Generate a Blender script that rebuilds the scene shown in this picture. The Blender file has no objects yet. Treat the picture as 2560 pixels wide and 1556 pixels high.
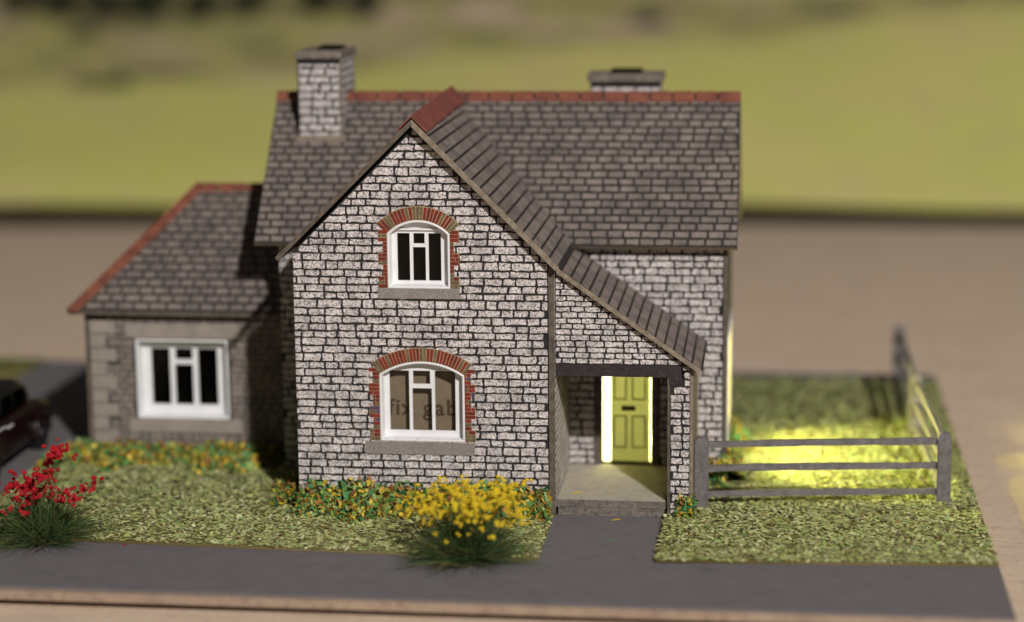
import bpy, bmesh, math, random
import numpy as np
from mathutils import Vector, Matrix
S = bpy.context.scene
COL = S.collection
R = math.radians

# ------------------------------------------------------------------ camera
cam_d = bpy.data.cameras.new("camera"); cam = bpy.data.objects.new("camera", cam_d); COL.objects.link(cam); S.camera = cam
PITCH, YAW, ROLL = R(10.85), R(7.0), R(.55)
CAM = Vector((11.107, -48.748, 14.370))
fw = Vector((-math.sin(YAW)*math.cos(PITCH), math.cos(YAW)*math.cos(PITCH), -math.sin(PITCH)))
rt0 = Vector((math.cos(YAW), math.sin(YAW), 0)); up0 = rt0.cross(fw)
rt = math.cos(ROLL)*rt0 - math.sin(ROLL)*up0; up = math.sin(ROLL)*rt0 + math.cos(ROLL)*up0
cam.matrix_world = Matrix(((rt.x, up.x, -fw.x, CAM.x), (rt.y, up.y, -fw.y, CAM.y), (rt.z, up.z, -fw.z, CAM.z), (0, 0, 0, 1)))
cam_d.sensor_width = 36; cam_d.lens = 36*5365/2560; cam_d.clip_start = .5; cam_d.clip_end = 2000
cam_d.dof.use_dof = True; cam_d.dof.focus_distance = 49.9; cam_d.dof.aperture_fstop = .061

# ------------------------------------------------------------------ room light
W = bpy.data.worlds.new("World"); S.world = W; W.use_nodes = True
W.node_tree.nodes['Background'].inputs[0].default_value = (1, .93, .86, 1)
W.node_tree.nodes['Background'].inputs[1].default_value = .047
LDIR = Vector((.5, -1, .7)).normalized()
kd = bpy.data.lights.new("room_lamp", 'POINT'); kd.energy = 1.68e6; kd.color = (1, .95, .89); kd.shadow_soft_size = 3.3
key = bpy.data.objects.new("room_lamp", kd); key.location = Vector((4, 0, 3)) + LDIR*200; COL.objects.link(key)
S.view_settings.view_transform = 'Standard'; S.view_settings.look = 'None'; S.view_settings.exposure = 0; S.view_settings.gamma = 1
S.cycles.max_bounces = 6; S.cycles.sample_clamp_indirect = 6; S.cycles.use_denoising = True

# ------------------------------------------------------------------ helpers
def tag(o, label=None, cat=None, group=None, kind=None):
    if label: o['label'] = label
    if cat: o['category'] = cat
    if group: o['group'] = group
    if kind: o['kind'] = kind
    return o
def empty(name, loc=(0, 0, 0)):
    o = bpy.data.objects.new(name, None); COL.objects.link(o); o.location = loc; o.empty_display_size = .3
    return o
def link(name, me, parent=None, mats=()):
    for m in mats: me.materials.append(m)
    o = bpy.data.objects.new(name, me); COL.objects.link(o)
    if parent is not None:
        o.parent = parent
        # children carry world coordinates: undo the parent's place
        inv = Vector((0, 0, 0)); p = parent
        while p is not None: inv += p.location; p = p.parent
        o.location = -inv
    return o
def raw(name, V, F, mat, parent=None, smooth=False, colors=None):
    me = bpy.data.meshes.new(name); me.from_pydata([tuple(v) for v in V], [], [tuple(f) for f in F])
    if colors is not None:
        a = me.color_attributes.new("Col", 'FLOAT_COLOR', 'POINT'); a.data.foreach_set('color', np.asarray(colors, np.float32).ravel())
    if smooth: me.polygons.foreach_set('use_smooth', [True]*len(me.polygons))
    me.update()
    mats = mat if isinstance(mat, (list, tuple)) else [mat]
    return link(name, me, parent, mats)
def frombm(name, bm, mat, parent=None, smooth=False):
    bmesh.ops.recalc_face_normals(bm, faces=bm.faces[:])
    me = bpy.data.meshes.new(name); bm.to_mesh(me); bm.free()
    if smooth: me.polygons.foreach_set('use_smooth', [True]*len(me.polygons))
    mats = mat if isinstance(mat, (list, tuple)) else [mat]
    return link(name, me, parent, mats)
def bm_box(bm, a, b, bev=0.0):
    r = bmesh.ops.create_cube(bm, size=1)
    vs = r['verts']
    for v in vs:
        v.co = Vector([a[i] + (v.co[i]+.5)*(b[i]-a[i]) for i in range(3)])
    if bev:
        es = list({e for v in vs for e in v.link_edges})
        bmesh.ops.bevel(bm, geom=es, offset=bev, segments=2, affect='EDGES', profile=.6)
def box(name, a, b, mat, parent=None, bev=0.0):
    bm = bmesh.new(); bm_box(bm, a, b, bev)
    return frombm(name, bm, mat, parent)
def prism(name, loop, ext, mat, parent=None, holes=(), topn=None, bev=0):
    """closed prism: planar 3-D outline (with holes) pushed along ext"""
    bm = bmesh.new(); es = []
    for lp in [loop]+list(holes):
        vs = [bm.verts.new(p) for p in lp]
        for i in range(len(vs)): es.append(bm.edges.new((vs[i], vs[(i+1) % len(vs)])))
    if holes: bmesh.ops.triangle_fill(bm, use_beauty=True, use_dissolve=False, edges=es)
    else: bm.faces.new(bm.verts[:])
    r = bmesh.ops.extrude_face_region(bm, geom=bm.faces[:])
    bmesh.ops.translate(bm, vec=ext, verts=[v for v in r['geom'] if isinstance(v, bmesh.types.BMVert)])
    bmesh.ops.recalc_face_normals(bm, faces=bm.faces[:])
    if topn is not None:
        for f in bm.faces:
            if f.normal.dot(Vector(topn).normalized()) > .95: f.material_index = 1
    if bev: bmesh.ops.bevel(bm, geom=bm.edges[:], offset=bev, segments=2, affect='EDGES')
    return frombm(name, bm, mat, parent)

# ------------------------------------------------------------------ materials
def mat(name, c1, c2=None, scale=3., lo=.35, hi=.65, rough=.8, speck=None, bump=None, attr=False, spec=.25, streak=None):
    """principled surface; c1-c2 mottled by noise, optional specks (colour, scale, lo, hi, amount), bump (scale, strength)"""
    m = bpy.data.materials.new(name); m.use_nodes = True; nt = m.node_tree; N = nt.nodes; L = nt.links
    b = N['Principled BSDF']; b.inputs['Roughness'].default_value = rough; b.inputs['Specular IOR Level'].default_value = spec
    g = N.new('ShaderNodeNewGeometry')
    def noise(sc, det=3, rg=.6):
        n = N.new('ShaderNodeTexNoise'); n.inputs['Scale'].default_value = sc; n.inputs['Detail'].default_value = det; n.inputs['Roughness'].default_value = rg
        L.new(g.outputs['Position'], n.inputs['Vector']); return n
    def ramp(src, a, bb):
        r = N.new('ShaderNodeMapRange'); r.inputs['From Min'].default_value = a; r.inputs['From Max'].default_value = bb
        L.new(src, r.inputs['Value']); return r.outputs['Result']
    def mix(fac, A, B, mode='MIX'):
        x = N.new('ShaderNodeMix'); x.data_type = 'RGBA'; x.blend_type = mode
        if isinstance(fac, float): x.inputs['Factor'].default_value = fac
        else: L.new(fac, x.inputs['Factor'])
        for sock, v in ((x.inputs['A'], A), (x.inputs['B'], B)):
            if isinstance(v, tuple): sock.default_value = v if len(v) == 4 else v+(1,)
            else: L.new(v, sock)
        return x.outputs['Result']
    if attr:
        a = N.new('ShaderNodeAttribute'); a.attribute_name = 'Col'; col = a.outputs['Color']
    else:
        col = tuple(c1)+(1,)
    if c2 is not None:
        col = mix(ramp(noise(scale).outputs['Fac'], lo, hi), col, tuple(c2)+(1,))
    if streak is not None:
        sc, cc, amt = streak
        mp = N.new('ShaderNodeMapping'); mp.inputs['Scale'].default_value = sc; L.new(g.outputs['Position'], mp.inputs['Vector'])
        n = N.new('ShaderNodeTexNoise'); n.inputs['Scale'].default_value = 1; n.inputs['Detail'].default_value = 4; L.new(mp.outputs['Vector'], n.inputs['Vector'])
        r = ramp(n.outputs['Fac'], .45, .7)
        mm = N.new('ShaderNodeMath'); mm.operation = 'MULTIPLY'; mm.inputs[1].default_value = amt; L.new(r, mm.inputs[0])
        col = mix(mm.outputs[0], col, tuple(cc)+(1,))
    if speck is not None:
        for (cc, sc, a, bb, amt) in (speck if isinstance(speck, list) else [speck]):
            r = ramp(noise(sc, 2, .7).outputs['Fac'], a, bb)
            mm = N.new('ShaderNodeMath'); mm.operation = 'MULTIPLY'; mm.inputs[1].default_value = amt; L.new(r, mm.inputs[0])
            col = mix(mm.outputs[0], col, tuple(cc)+(1,))
    if isinstance(col, tuple): b.inputs['Base Color'].default_value = col
    else: L.new(col, b.inputs['Base Color'])
    if bump is not None:
        bp = N.new('ShaderNodeBump'); bp.inputs['Strength'].default_value = bump[1]; bp.inputs['Distance'].default_value = .05
        L.new(noise(bump[0], 4).outputs['Fac'], bp.inputs['Height']); L.new(bp.outputs['Normal'], b.inputs['Normal'])
    return m

M = {}
M['brick'] = mat('printed_stone', (.76, .705, .70), (.50, .462, .458), 1.9, .38, .66, .85, [((.09, .078, .08), 24, .45, .62, .85), ((.55, .42, .33), 5, .58, .72, .35)], spec=.15)
M['brick_small'] = M['brick']
M['mortar'] = mat('printed_joint', (.022, .02, .024), (.035, .032, .028), 4, rough=.8, spec=.15)
M['stone'] = mat('printed_rubble', (.29, .25, .22), (.185, .162, .15), 2.2, .35, .65, .85, ((.07, .06, .06), 20, .5, .68, .6), spec=.15)
M['quoin'] = mat('printed_quoin', (.335, .29, .255), (.26, .23, .205), 2.2, .35, .65, .85, ((.12, .11, .1), 24, .55, .7, .5), spec=.15)
M['stone_joint'] = mat('printed_rubble_joint', (.060, .052, .05), (.045, .04, .037), 5, spec=.15)
M['slate2'] = mat('printed_slate_cool', (.32, .288, .28), (.20, .18, .18), 1.7, .36, .66, .8, [((.05, .045, .045), 22, .52, .68, .6)], spec=.15)
M['slate'] = mat('printed_slate', (.25, .208, .188), (.14, .118, .108), 1.7, .36, .66, .8, [((.05, .045, .045), 22, .52, .68, .6), ((.30, .25, .25), 3.1, .6, .75, .5)], spec=.15)
M['slate_joint'] = mat('printed_slate_joint', (.040, .035, .033), (.030, .027, .026), 4, spec=.15)
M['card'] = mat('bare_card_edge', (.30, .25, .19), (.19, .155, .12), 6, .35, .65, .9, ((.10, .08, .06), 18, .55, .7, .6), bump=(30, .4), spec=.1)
M['card_dark'] = mat('stained_shaded_card', (.15, .125, .10), (.085, .07, .058), 5, .35, .65, .9, bump=(30, .4), spec=.1)
M['capcard'] = mat('stained_cap_card', (.25, .215, .185), (.16, .135, .115), 4, .35, .65, .9, ((.09, .075, .06), 12, .55, .7, .6), bump=(20, .6), spec=.1)
M['slab'] = mat('grey_card_slab', (.46, .42, .36), (.39, .355, .30), 3, .35, .65, .9, ((.16, .14, .12), 16, .58, .72, .5), bump=(25, .25), spec=.1)
M['slab_edge'] = mat('rough_card_layers', (.24, .21, .19), (.15, .13, .12), 7, .35, .65, .95, ((.08, .07, .06), 14, .5, .7, .6), bump=(18, .8), spec=.1, streak=((2, 2, 26), (.09, .08, .07), .6))
M['sill'] = mat('printed_sill', (.30, .27, .255), (.25, .225, .21), 3, .35, .65, .85, [((.10, .085, .08), 34, .47, .6, .65), ((.5, .45, .42), 40, .58, .66, .6)], spec=.15)
M['lintel'] = mat('printed_dark_lintel', (.045, .035, .035), (.03, .025, .026), 6, rough=.8, speck=((.22, .19, .17), 30, .62, .7, .7), spec=.15)
M['red'] = mat('red_brick', (.27, .042, .028), (.16, .028, .022), 5, rough=.85, speck=((.09, .02, .02), 34, .52, .66, .7), spec=.15)
M['darkred'] = mat('dark_red_brick', (.19, .03, .025), (.12, .022, .02), 5, rough=.85, speck=((.30, .12, .07), 34, .58, .68, .5), spec=.15)
M['mustard'] = mat('mustard_brick', (.215, .155, .09), (.12, .085, .055), 6, rough=.85, speck=[((.05, .04, .03), 30, .5, .62, .75), ((.55, .46, .2), 32, .6, .68, .6)], spec=.15)
M['blue'] = mat('blue_brick', (.07, .06, .17), (.10, .05, .10), 6, rough=.85, speck=((.3, .25, .2), 30, .6, .7, .5), spec=.15)
M['pointing'] = mat('yellow_pointing', (.44, .37, .19), (.34, .27, .17), 6, rough=.85, spec=.15)
M['tile'] = mat('red_ridge_card', (.25, .088, .055), (.155, .056, .04), 2.3, .35, .65, .8, [((.08, .025, .02), 16, .52, .68, .55), ((.40, .13, .06), 3, .6, .75, .5)], spec=.2)
M['tile_dull'] = mat('dull_red_ridge_card', (.25, .075, .055), (.17, .055, .045), 3, .35, .65, .7, ((.10, .05, .045), 14, .5, .68, .5), spec=.3)
M['tile_joint'] = mat('ridge_joint', (.06, .022, .018), (.04, .02, .018), 4)
M['white'] = mat('white_plastic', (.80, .80, .82), (.74, .74, .77), 3, rough=.38, spec=.4, bump=(7, .06))
M['black'] = mat('flat_black', (.0035, .0033, .003), rough=.9, spec=.05)
M['brown_card'] = mat('brown_packing_card', (.47, .375, .28), (.41, .325, .24), 5, .35, .65, .9, bump=(20, .2), spec=.05)
M['ink'] = mat('grey_ink', (.15, .11, .08), rough=.9, spec=.05)
M['lining'] = mat('white_bounce_card', (.82, .82, .78), rough=.9, spec=.1)
M['plate'] = mat('letter_plate', (.16, .085, .06), (.09, .05, .04), 16, rough=.7)
M['doorline'] = mat('door_moulding', (.13, .14, .05), (.10, .11, .045), 6, rough=.8)
M['fence'] = mat('grey_fence_plastic', (.175, .16, .165), (.12, .11, .112), 5, .35, .65, .55, ((.30, .28, .28), 13, .6, .72, .5), bump=(16, .5), spec=.35)
M['road'] = mat('grey_painted_card', (.172, .160, .170), (.148, .138, .146), 2.0, .3, .7, .85, [((.19, .175, .18), 20, .55, .7, .5), ((.09, .085, .09), 1.2, .6, .75, .35)], bump=(25, .12), spec=.15)
M['board'] = mat('mdf_board', (.70, .555, .425), (.64, .505, .385), .8, .35, .65, .9, [((.36, .25, .19), 5, .55, .72, .5), ((.25, .13, .12), 9, .66, .74, .5)], spec=.1, streak=((.6, 6, 1), (.48, .37, .285), .4))
M['boardedge'] = mat('mdf_cut_edge', (.37, .275, .205), (.30, .22, .165), 1.5, .35, .65, .9, ((.2, .13, .1), 6, .55, .7, .5), spec=.1)
M['lawnbase'] = mat('lawn_base', (.17, .125, .045), (.12, .105, .035), 3, .35, .65, .95, spec=.1)
M['flake'] = mat('grass_flakes', (1, 1, 1), attr=True, rough=.65, spec=.3)
M['chrome'] = mat('bright_trim', (.6, .6, .62), rough=.25, spec=.6)
M['car'] = mat('maroon_paint', (.012, .003, .004), (.009, .002, .003), 2, rough=.32, spec=.4)
M['carblack'] = mat('black_paint', (.010, .010, .010), rough=.4, spec=.3)
M['tyre'] = mat('tyre_rubber', (.015, .015, .015), rough=.85)
M['field'] = None
M['bark'] = mat('bark', (.10, .07, .05), (.06, .045, .035), 4)
def glass():
    m = bpy.data.materials.new('window_film'); m.use_nodes = True; nt = m.node_tree; N = nt.nodes
    N.remove(N['Principled BSDF']); out = N['Material Output']
    t = N.new('ShaderNodeBsdfTransparent'); t.inputs[0].default_value = (.86, .86, .84, 1)
    g = N.new('ShaderNodeBsdfGlossy'); g.inputs['Roughness'].default_value = .08; g.inputs[0].default_value = (.3, .3, .3, 1)
    x = N.new('ShaderNodeMixShader'); f = N.new('ShaderNodeFresnel'); f.inputs[0].default_value = 1.45
    nt.links.new(f.outputs[0], x.inputs[0]); nt.links.new(t.outputs[0], x.inputs[1]); nt.links.new(g.outputs[0], x.inputs[2]); nt.links.new(x.outputs[0], out.inputs[0])
    return m
M['glass'] = glass()
def door_mat():
    m = mat('green_door_card', (.50, .51, .30), (.42, .44, .25), 2.5, rough=.7, speck=((.2, .22, .08), 20, .55, .7, .3)); nt = m.node_tree; N = nt.nodes
    b = N['Principled BSDF']; src = b.inputs['Base Color'].links[0].from_socket
    t = N.new('ShaderNodeBsdfTranslucent'); t.inputs[0].default_value = (.66, .66, .55, 1); x = N.new('ShaderNodeMixShader'); x.inputs[0].default_value = .135
    nt.links.new(b.outputs[0], x.inputs[1]); nt.links.new(t.outputs[0], x.inputs[2]); nt.links.new(x.outputs[0], N['Material Output'].inputs[0])
    return m
M['door'] = door_mat()
def diffuser(c=(.95, .95, .9, 1)):
    m = bpy.data.materials.new('milky_diffuser'); m.use_nodes = True; nt = m.node_tree; N = nt.nodes; b = N['Principled BSDF']; b.inputs['Base Color'].default_value = (.8, .8, .75, 1)
    t = N.new('ShaderNodeBsdfTranslucent'); t.inputs[0].default_value = c; x = N.new('ShaderNodeMixShader'); x.inputs[0].default_value = .7
    nt.links.new(b.outputs[0], x.inputs[1]); nt.links.new(t.outputs[0], x.inputs[2]); nt.links.new(x.outputs[0], N['Material Output'].inputs[0]); return m
M['diffuser'] = diffuser(); M['diffuser2'] = diffuser((.16, .11, .30, 1))

# ------------------------------------------------------------------ courses of bricks, stones and slates
def clip(poly, conv):
    out = poly
    for i in range(len(conv)):
        a, b = conv[i], conv[(i+1) % len(conv)]
        ex, ey = b[0]-a[0], b[1]-a[1]; inp, out = out, []
        if not inp: return []
        for j in range(len(inp)):
            p, q = inp[j-1], inp[j]
            sp = ex*(p[1]-a[1])-ey*(p[0]-a[0]); sq = ex*(q[1]-a[1])-ey*(q[0]-a[0])
            if (sp < 0) != (sq < 0):
                t = sp/(sp-sq); out.append((p[0]+t*(q[0]-p[0]), p[1]+t*(q[1]-p[1])))
            if sq >= 0: out.append(q)
    return out
def area(p): return abs(sum(p[i-1][0]*p[i][1]-p[i][0]*p[i-1][1] for i in range(len(p))))/2
def courses(conv, excl=None, rowh=(.165, .205), wid=(.27, .60), gapv=.047, gaph=.050, rag=.0145, seed=1, rows=None, v0=None, even=0.0):
    """ragged pieces laid in courses inside a convex outline (counter-clockwise, u along the course, v up)"""
    rng = random.Random(seed); out = []
    us = [p[0] for p in conv]; vs = [p[1] for p in conv]
    v = min(vs) if v0 is None else v0; k = 0
    while v < max(vs)-.03:
        h = rows[k % len(rows)] if rows else rng.uniform(*rowh)
        a, b = v+gapv/2, v+h-gapv/2; vm = (a+b)/2
        cut = sorted(excl(vm)) if excl else []
        if even: u = min(us)-(.5*even if k % 2 else 0)-rng.uniform(0, .06)
        else: u = min(us)-rng.uniform(0, .3)
        while u < max(us):
            w = even*rng.uniform(.88, 1.12) if even else rng.uniform(*wid)
            segs = [(u+gaph/2, u+w-gaph/2)]
            for (c0, c1) in cut:
                ns = []
                for (s0, s1) in segs:
                    if c1 <= s0 or c0 >= s1: ns.append((s0, s1)); continue
                    if c0-s0 > .03: ns.append((s0, c0-.006))
                    if s1-c1 > .03: ns.append((c1+.006, s1))
                segs = ns
            for (s0, s1) in segs:
                n = max(2, int((s1-s0)/.1)); j = lambda: rng.uniform(-rag, rag)
                c = rag*.8
                pts = [(s0+c+(s1-s0-2*c)*i/n, a+j()) for i in range(n+1)]
                pts += [(s1+j(), a+(b-a)*.10), (s1+j(), a+(b-a)*.55), (s1+j(), a+(b-a)*.90)]
                pts += [(s1-c-(s1-s0-2*c)*i/n, b+j()) for i in range(n+1)]
                pts += [(s0+j(), a+(b-a)*.90), (s0+j(), a+(b-a)*.45), (s0+j(), a+(b-a)*.10)]
                pts = clip(pts, conv)
                if len(pts) >= 3 and area(pts) > .006: out.append(pts)
            u += w
        v += h; k += 1
    return out
POOL = {'brick': [], 'slate': [], 'stone': []}
def lay(kind, parent, conv, o, U, V, n, proud, m, weight=1.0, **kw):
    o, U, V, n = map(Vector, (o, U, V, n))
    for p in courses(conv, **kw):
        q = [o+U*a+V*b for a, b in p]
        if U.cross(V).dot(n) < 0: q.reverse()
        N = len(q); verts = [x+n*proud for x in q]+[x-n*.004 for x in q]
        faces = [tuple(range(N))]+[(i, i+N, (i+1) % N+N, (i+1) % N) for i in range(N)]
        POOL[kind].append((area(p)*weight, parent, verts, faces, m))
def flush(kind, root, stuffname, limit=299):
    L = sorted(POOL[kind], key=lambda t: -t[0])
    for (_, parent, v, f, m) in L[:limit]: raw(kind, v, f, m, parent)
    rest = L[limit:]
    if rest:
        V, F = [], []
        for (_, p, v, f, m) in rest:
            k = len(V); V += v; F += [tuple(i+k for i in g) for g in f]
        o = raw(stuffname, V, F, rest[0][4], root); o['kind'] = 'stuff'

# ================================================================== THE SETTING
ground = raw('ground', [(-140, -60, -.50-.0), (140, -60, -.36), (140, 90, -.36), (-140, 90, -.50)], [(0, 1, 2, 3)], M['board'])
tag(ground, 'bare tan fibreboard the model scene stands on', 'ground', kind='structure')
bb = box('baseboard', (-22, -6.40, -.25), (16.14, 16.4, -.055), M['boardedge']); tag(bb, 'thin tan baseboard under the grey road card', 'baseboard', kind='structure')
rd = prism('road', [(-21.9, -6.08, -.05), (16.12, -6.39, -.05), (16.06, 16.3, -.05), (-21.9, 16.3, -.05)], (0, 0, .05), M['road'])
tag(rd, 'smooth grey card road, path and drive around the cottage', 'road', kind='structure')

def field_mat():
    m = mat('field_grass', (.66, .60, .23), (.60, .61, .17), .12, .35, .65, .95, [((.60, .51, .26), .35, .5, .7, .5)], spec=.05)
    nt = m.node_tree; N = nt.nodes; L = nt.links; b = N['Principled BSDF']; src = b.inputs['Base Color'].links[0].from_socket
    g = N.new('ShaderNodeNewGeometry'); s = N.new('ShaderNodeSeparateXYZ'); L.new(g.outputs['Position'], s.inputs[0])
    # rough pasture begins beyond a slanting, uneven line across the hill
    def math_(op, a, c):
        x = N.new('ShaderNodeMath'); x.operation = op
        for i, v in ((0, a), (1, c)):
            if isinstance(v, (int, float)): x.inputs[i].default_value = v
            else: L.new(v, x.inputs[i])
        return x.outputs[0]
    n = N.new('ShaderNodeTexNoise'); n.inputs['Scale'].default_value = .13; n.inputs['Detail'].default_value = 3; L.new(g.outputs['Position'], n.inputs['Vector'])
    line = math_('ADD', math_('MULTIPLY', s.outputs['X'], .21), 65.2)
    d = math_('SUBTRACT', math_('ADD', s.outputs['Y'], math_('MULTIPLY', math_('SUBTRACT', n.outputs['Fac'], .5), 6.)), line)
    r = N.new('ShaderNodeMapRange'); r.inputs['From Min'].default_value = -1; r.inputs['From Max'].default_value = 1.5; L.new(d, r.inputs['Value'])
    mp = N.new('ShaderNodeMapping'); mp.inputs['Scale'].default_value = (.14, .42, .42); mp.inputs['Rotation'].default_value = (0, 0, -.25); L.new(g.outputs['Position'], mp.inputs['Vector'])
    n2 = N.new('ShaderNodeTexNoise'); n2.inputs['Scale'].default_value = 1; n2.inputs['Detail'].default_value = 4; L.new(mp.outputs[0], n2.inputs['Vector'])
    cr = N.new('ShaderNodeValToRGB'); e = cr.color_ramp.elements
    e[0].position = .36; e[0].color = (.23, .20, .11, 1); e[1].position = .68; e[1].color = (.60, .45, .34, 1)
    for p, c in ((.45, (.33, .31, .13, 1)), (.52, (.50, .46, .17, 1)), (.58, (.36, .30, .17, 1)), (.63, (.58, .46, .33, 1))):
        q = e.new(p); q.color = c
    L.new(n2.outputs['Fac'], cr.inputs[0])
    x = N.new('ShaderNodeMix'); x.data_type = 'RGBA'; L.new(r.outputs[0], x.inputs['Factor']); L.new(src, x.inputs['A']); L.new(cr.outputs[0], x.inputs['B'])
    L.new(x.outputs['Result'], b.inputs['Base Color'])
    return m
M['field'] = field_mat(); M['lip_shade'] = mat('hill_edge_shade', (.022, .016, .010), (.035, .028, .012), .4, rough=.95, spec=.05)  # shadow gap under the hill lip, put in as a dark-coloured band
def hz(x, y):
    t = y-49
    return .36*t + .25*(1-math.exp(-t/1.5)) + .55 + .12*math.sin(x*.21+y*.13)+.1*math.sin(x*.09-y*.3)*(1 if t > 2 else t/2)
def hills():
    nx, ny = 90, 60; V, F = [], []
    ys = [49+ (j/ny)**1.6*80 for j in range(ny+1)]
    for j in range(ny+1):
        for i in range(nx+1):
            x = -75+i/nx*175; y = ys[j]-.045*0 + (0 if j else .0); yy = y-(.07*(10-x) if x < 10 else 0)*max(0, 1-j/20)
            V.append((x, yy, hz(x, y)))
    for j in range(ny):
        for i in range(nx):
            a = j*(nx+1)+i; F.append((a, a+1, a+nx+2, a+nx+1))
    k = len(V); rng = random.Random(5)
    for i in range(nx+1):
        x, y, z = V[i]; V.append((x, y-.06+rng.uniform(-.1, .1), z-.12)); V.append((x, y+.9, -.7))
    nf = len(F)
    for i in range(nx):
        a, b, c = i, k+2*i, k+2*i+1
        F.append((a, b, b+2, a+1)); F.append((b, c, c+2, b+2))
    o = raw('hills', V, F, [M['field'], M['lip_shade']], smooth=True)
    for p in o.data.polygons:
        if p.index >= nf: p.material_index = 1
    tag(o, 'yellow green hillside field rising behind the board', 'hillside', kind='structure')
hills()

# ------------------------------------------------------------------ flakes: lawns and bedding
def flakes(name, P, Lr, Wr, tilt, pal, seed, base=None, fold=.0):
    """P: centres (n,3); each flake a thin six-sided chip with its own turn, tilt and colour"""
    r = np.random.default_rng(seed); n = len(P)
    L = r.uniform(*Lr, n); Wd = r.uniform(*Wr, n); yaw = r.uniform(0, 2*np.pi, n); ti = r.normal(0, tilt, n); ro = r.normal(0, tilt, n)
    ax = np.stack([np.cos(yaw)*np.cos(ti), np.sin(yaw)*np.cos(ti), np.sin(ti)], 1)
    sd = np.stack([-np.sin(yaw), np.cos(yaw), np.zeros(n)], 1); nm = np.cross(ax, sd)
    sd = sd*np.cos(ro)[:, None]+nm*np.sin(ro)[:, None]
    uv = np.array([(-.5, -.1), (-.28, -.5), (.3, -.45), (.5, .1), (.26, .5), (-.32, .42)])
    uv = uv[None]*(1+r.uniform(-.25, .25, (n, 6, 1)))
    V = P[:, None, :]+ax[:, None, :]*(uv[:, :, 0:1]*L[:, None, None])+sd[:, None, :]*(uv[:, :, 1:2]*Wd[:, None, None])
    cols = np.array([p[0] for p in pal]); w = np.array([p[1] for p in pal], float); c = cols[r.choice(len(pal), n, p=w/w.sum())]*r.uniform(.75, 1.25, (n, 1))
    C = np.concatenate([np.repeat(c, 6, 0), np.ones((n*6, 1))], 1)
    V = V.reshape(-1, 3); me = bpy.data.meshes.new(name); extraV = 0; F0 = []
    if base is not None: bv, bf, bc = base; 
    else: bv, bf, bc = [], [], []
    nb = len(bv); tot = nb+len(V)
    me.vertices.add(tot)
    allv = np.concatenate([np.array(bv, float).reshape(-1, 3), V]) if nb else V
    me.vertices.foreach_set('co', allv.astype(np.float32).ravel())
    loops = [i for f in bf for i in f]; starts = []; s = 0
    for f in bf: starts.append(s); s += len(f)
    li = np.concatenate([np.array(loops, int), np.arange(n*6)+nb]); ls = np.concatenate([np.array(starts, int), s+np.arange(n)*6])
    me.loops.add(len(li)); me.loops.foreach_set('vertex_index', li.astype(np.int32)); me.polygons.add(len(ls)); me.polygons.foreach_set('loop_start', ls.astype(np.int32))
    me.update(calc_edges=True); me.validate()
    a = me.color_attributes.new('Col', 'FLOAT_COLOR', 'POINT')
    allc = np.concatenate([np.array(bc, float).reshape(-1, 4), C]) if nb else C
    a.data.foreach_set('color', allc.astype(np.float32).ravel())
    o = link(name, me, None, [M['flake']]); o['kind'] = 'stuff'
    return o
GRASS = [((.47, .50, .20), 5), ((.38, .43, .145), 4), ((.57, .56, .29), 3), ((.28, .33, .10), 2.4), ((.27, .19, .08), 1.4), ((.60, .60, .36), 1.2), ((.33, .45, .18), 1.4)]
GRASSF = [((.38, .42, .12), 5), ((.21, .25, .065), 4), ((.36, .36, .14), 2), ((.15, .19, .045), 3), ((.2, .14, .05), 1.5)]
BED = [((.10, .26, .06), 4), ((.05, .22, .09), 2.2), ((.55, .38, .03), 3.2), ((.62, .50, .08), 1.6), ((.26, .11, .035), 3), ((.20, .26, .06), 3), ((.40, .20, .04), 1.2), ((.30, .42, .16), 1.2)]
def inside(poly, P):
    x, y = P[:, 0], P[:, 1]; r = np.zeros(len(P), bool)
    for i in range(len(poly)):
        (x0, y0), (x1, y1) = poly[i-1], poly[i]
        c = (y0 > y) != (y1 > y)
        with np.errstate(divide='ignore', invalid='ignore'): r ^= c & (x < (x1-x0)*(y-y0)/(y1-y0)+x0)
    return r
HOUSE = [(-.1, -.02), (6.1, -.02), (6.1, .2), (9.3, .2), (9.3, 3.5), (10, 3.5), (10, 9), (-1.2, 9), (-6.6, 9), (-6.6, 4.5), (-1.2, 4.5), (-1.2, 3.5), (-.1, 3.5)]
def slab_mesh(poly, z0, z1, col):
    n = len(poly); V = [(x, y, z1) for x, y in poly]+[(x, y, z0) for x, y in poly]
    F = [tuple(range(n))]+[(i, i+n, (i+1) % n+n, (i+1) % n) for i in range(n)]
    return V, F, [tuple(col)+(1,)]*len(V)
def lawn(name, poly, dens, label, seed, pal, Lr, Wr, sel=None):
    r = np.random.default_rng(seed); p = np.array(poly); lo, hi = p.min(0), p.max(0); n = int((hi-lo).prod()*dens)
    P = r.uniform(lo, hi, (n, 2)); P = P[inside(poly, P) & ~inside(HOUSE, P)]
    if sel is not None: P = P[sel(P, r)]
    z = .064+r.uniform(0, .04, len(P))
    o = flakes(name, np.c_[P, z], Lr, Wr, .17, pal, seed, slab_mesh(poly, .004, .06, (.13, .10, .035)))
    tag(o, label, 'grass'); return o
LL = [(-7.75, -2.80), (6.06, -3.47), (6.06, 4.45), (-7.75, 4.45)]
RL = [(8.66, -3.37), (16.11, -2.98), (16.04, 15.25), (9.9, 15.3), (9.9, 3.45), (8.66, 3.45)]
lawn('lawn', LL, 250, 'pale green scatter lawn in front of the cottage, left of the path', 3, GRASS, (.08, .19), (.035, .085))
lawn('lawn', RL, 250, 'olive green scatter lawn around the grey fence', 4, GRASS, (.08, .19), (.035, .085), sel=lambda P, r: r.uniform(0, 1, len(P)) < np.where(P[:, 1] < 6, 1, .55))
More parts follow.
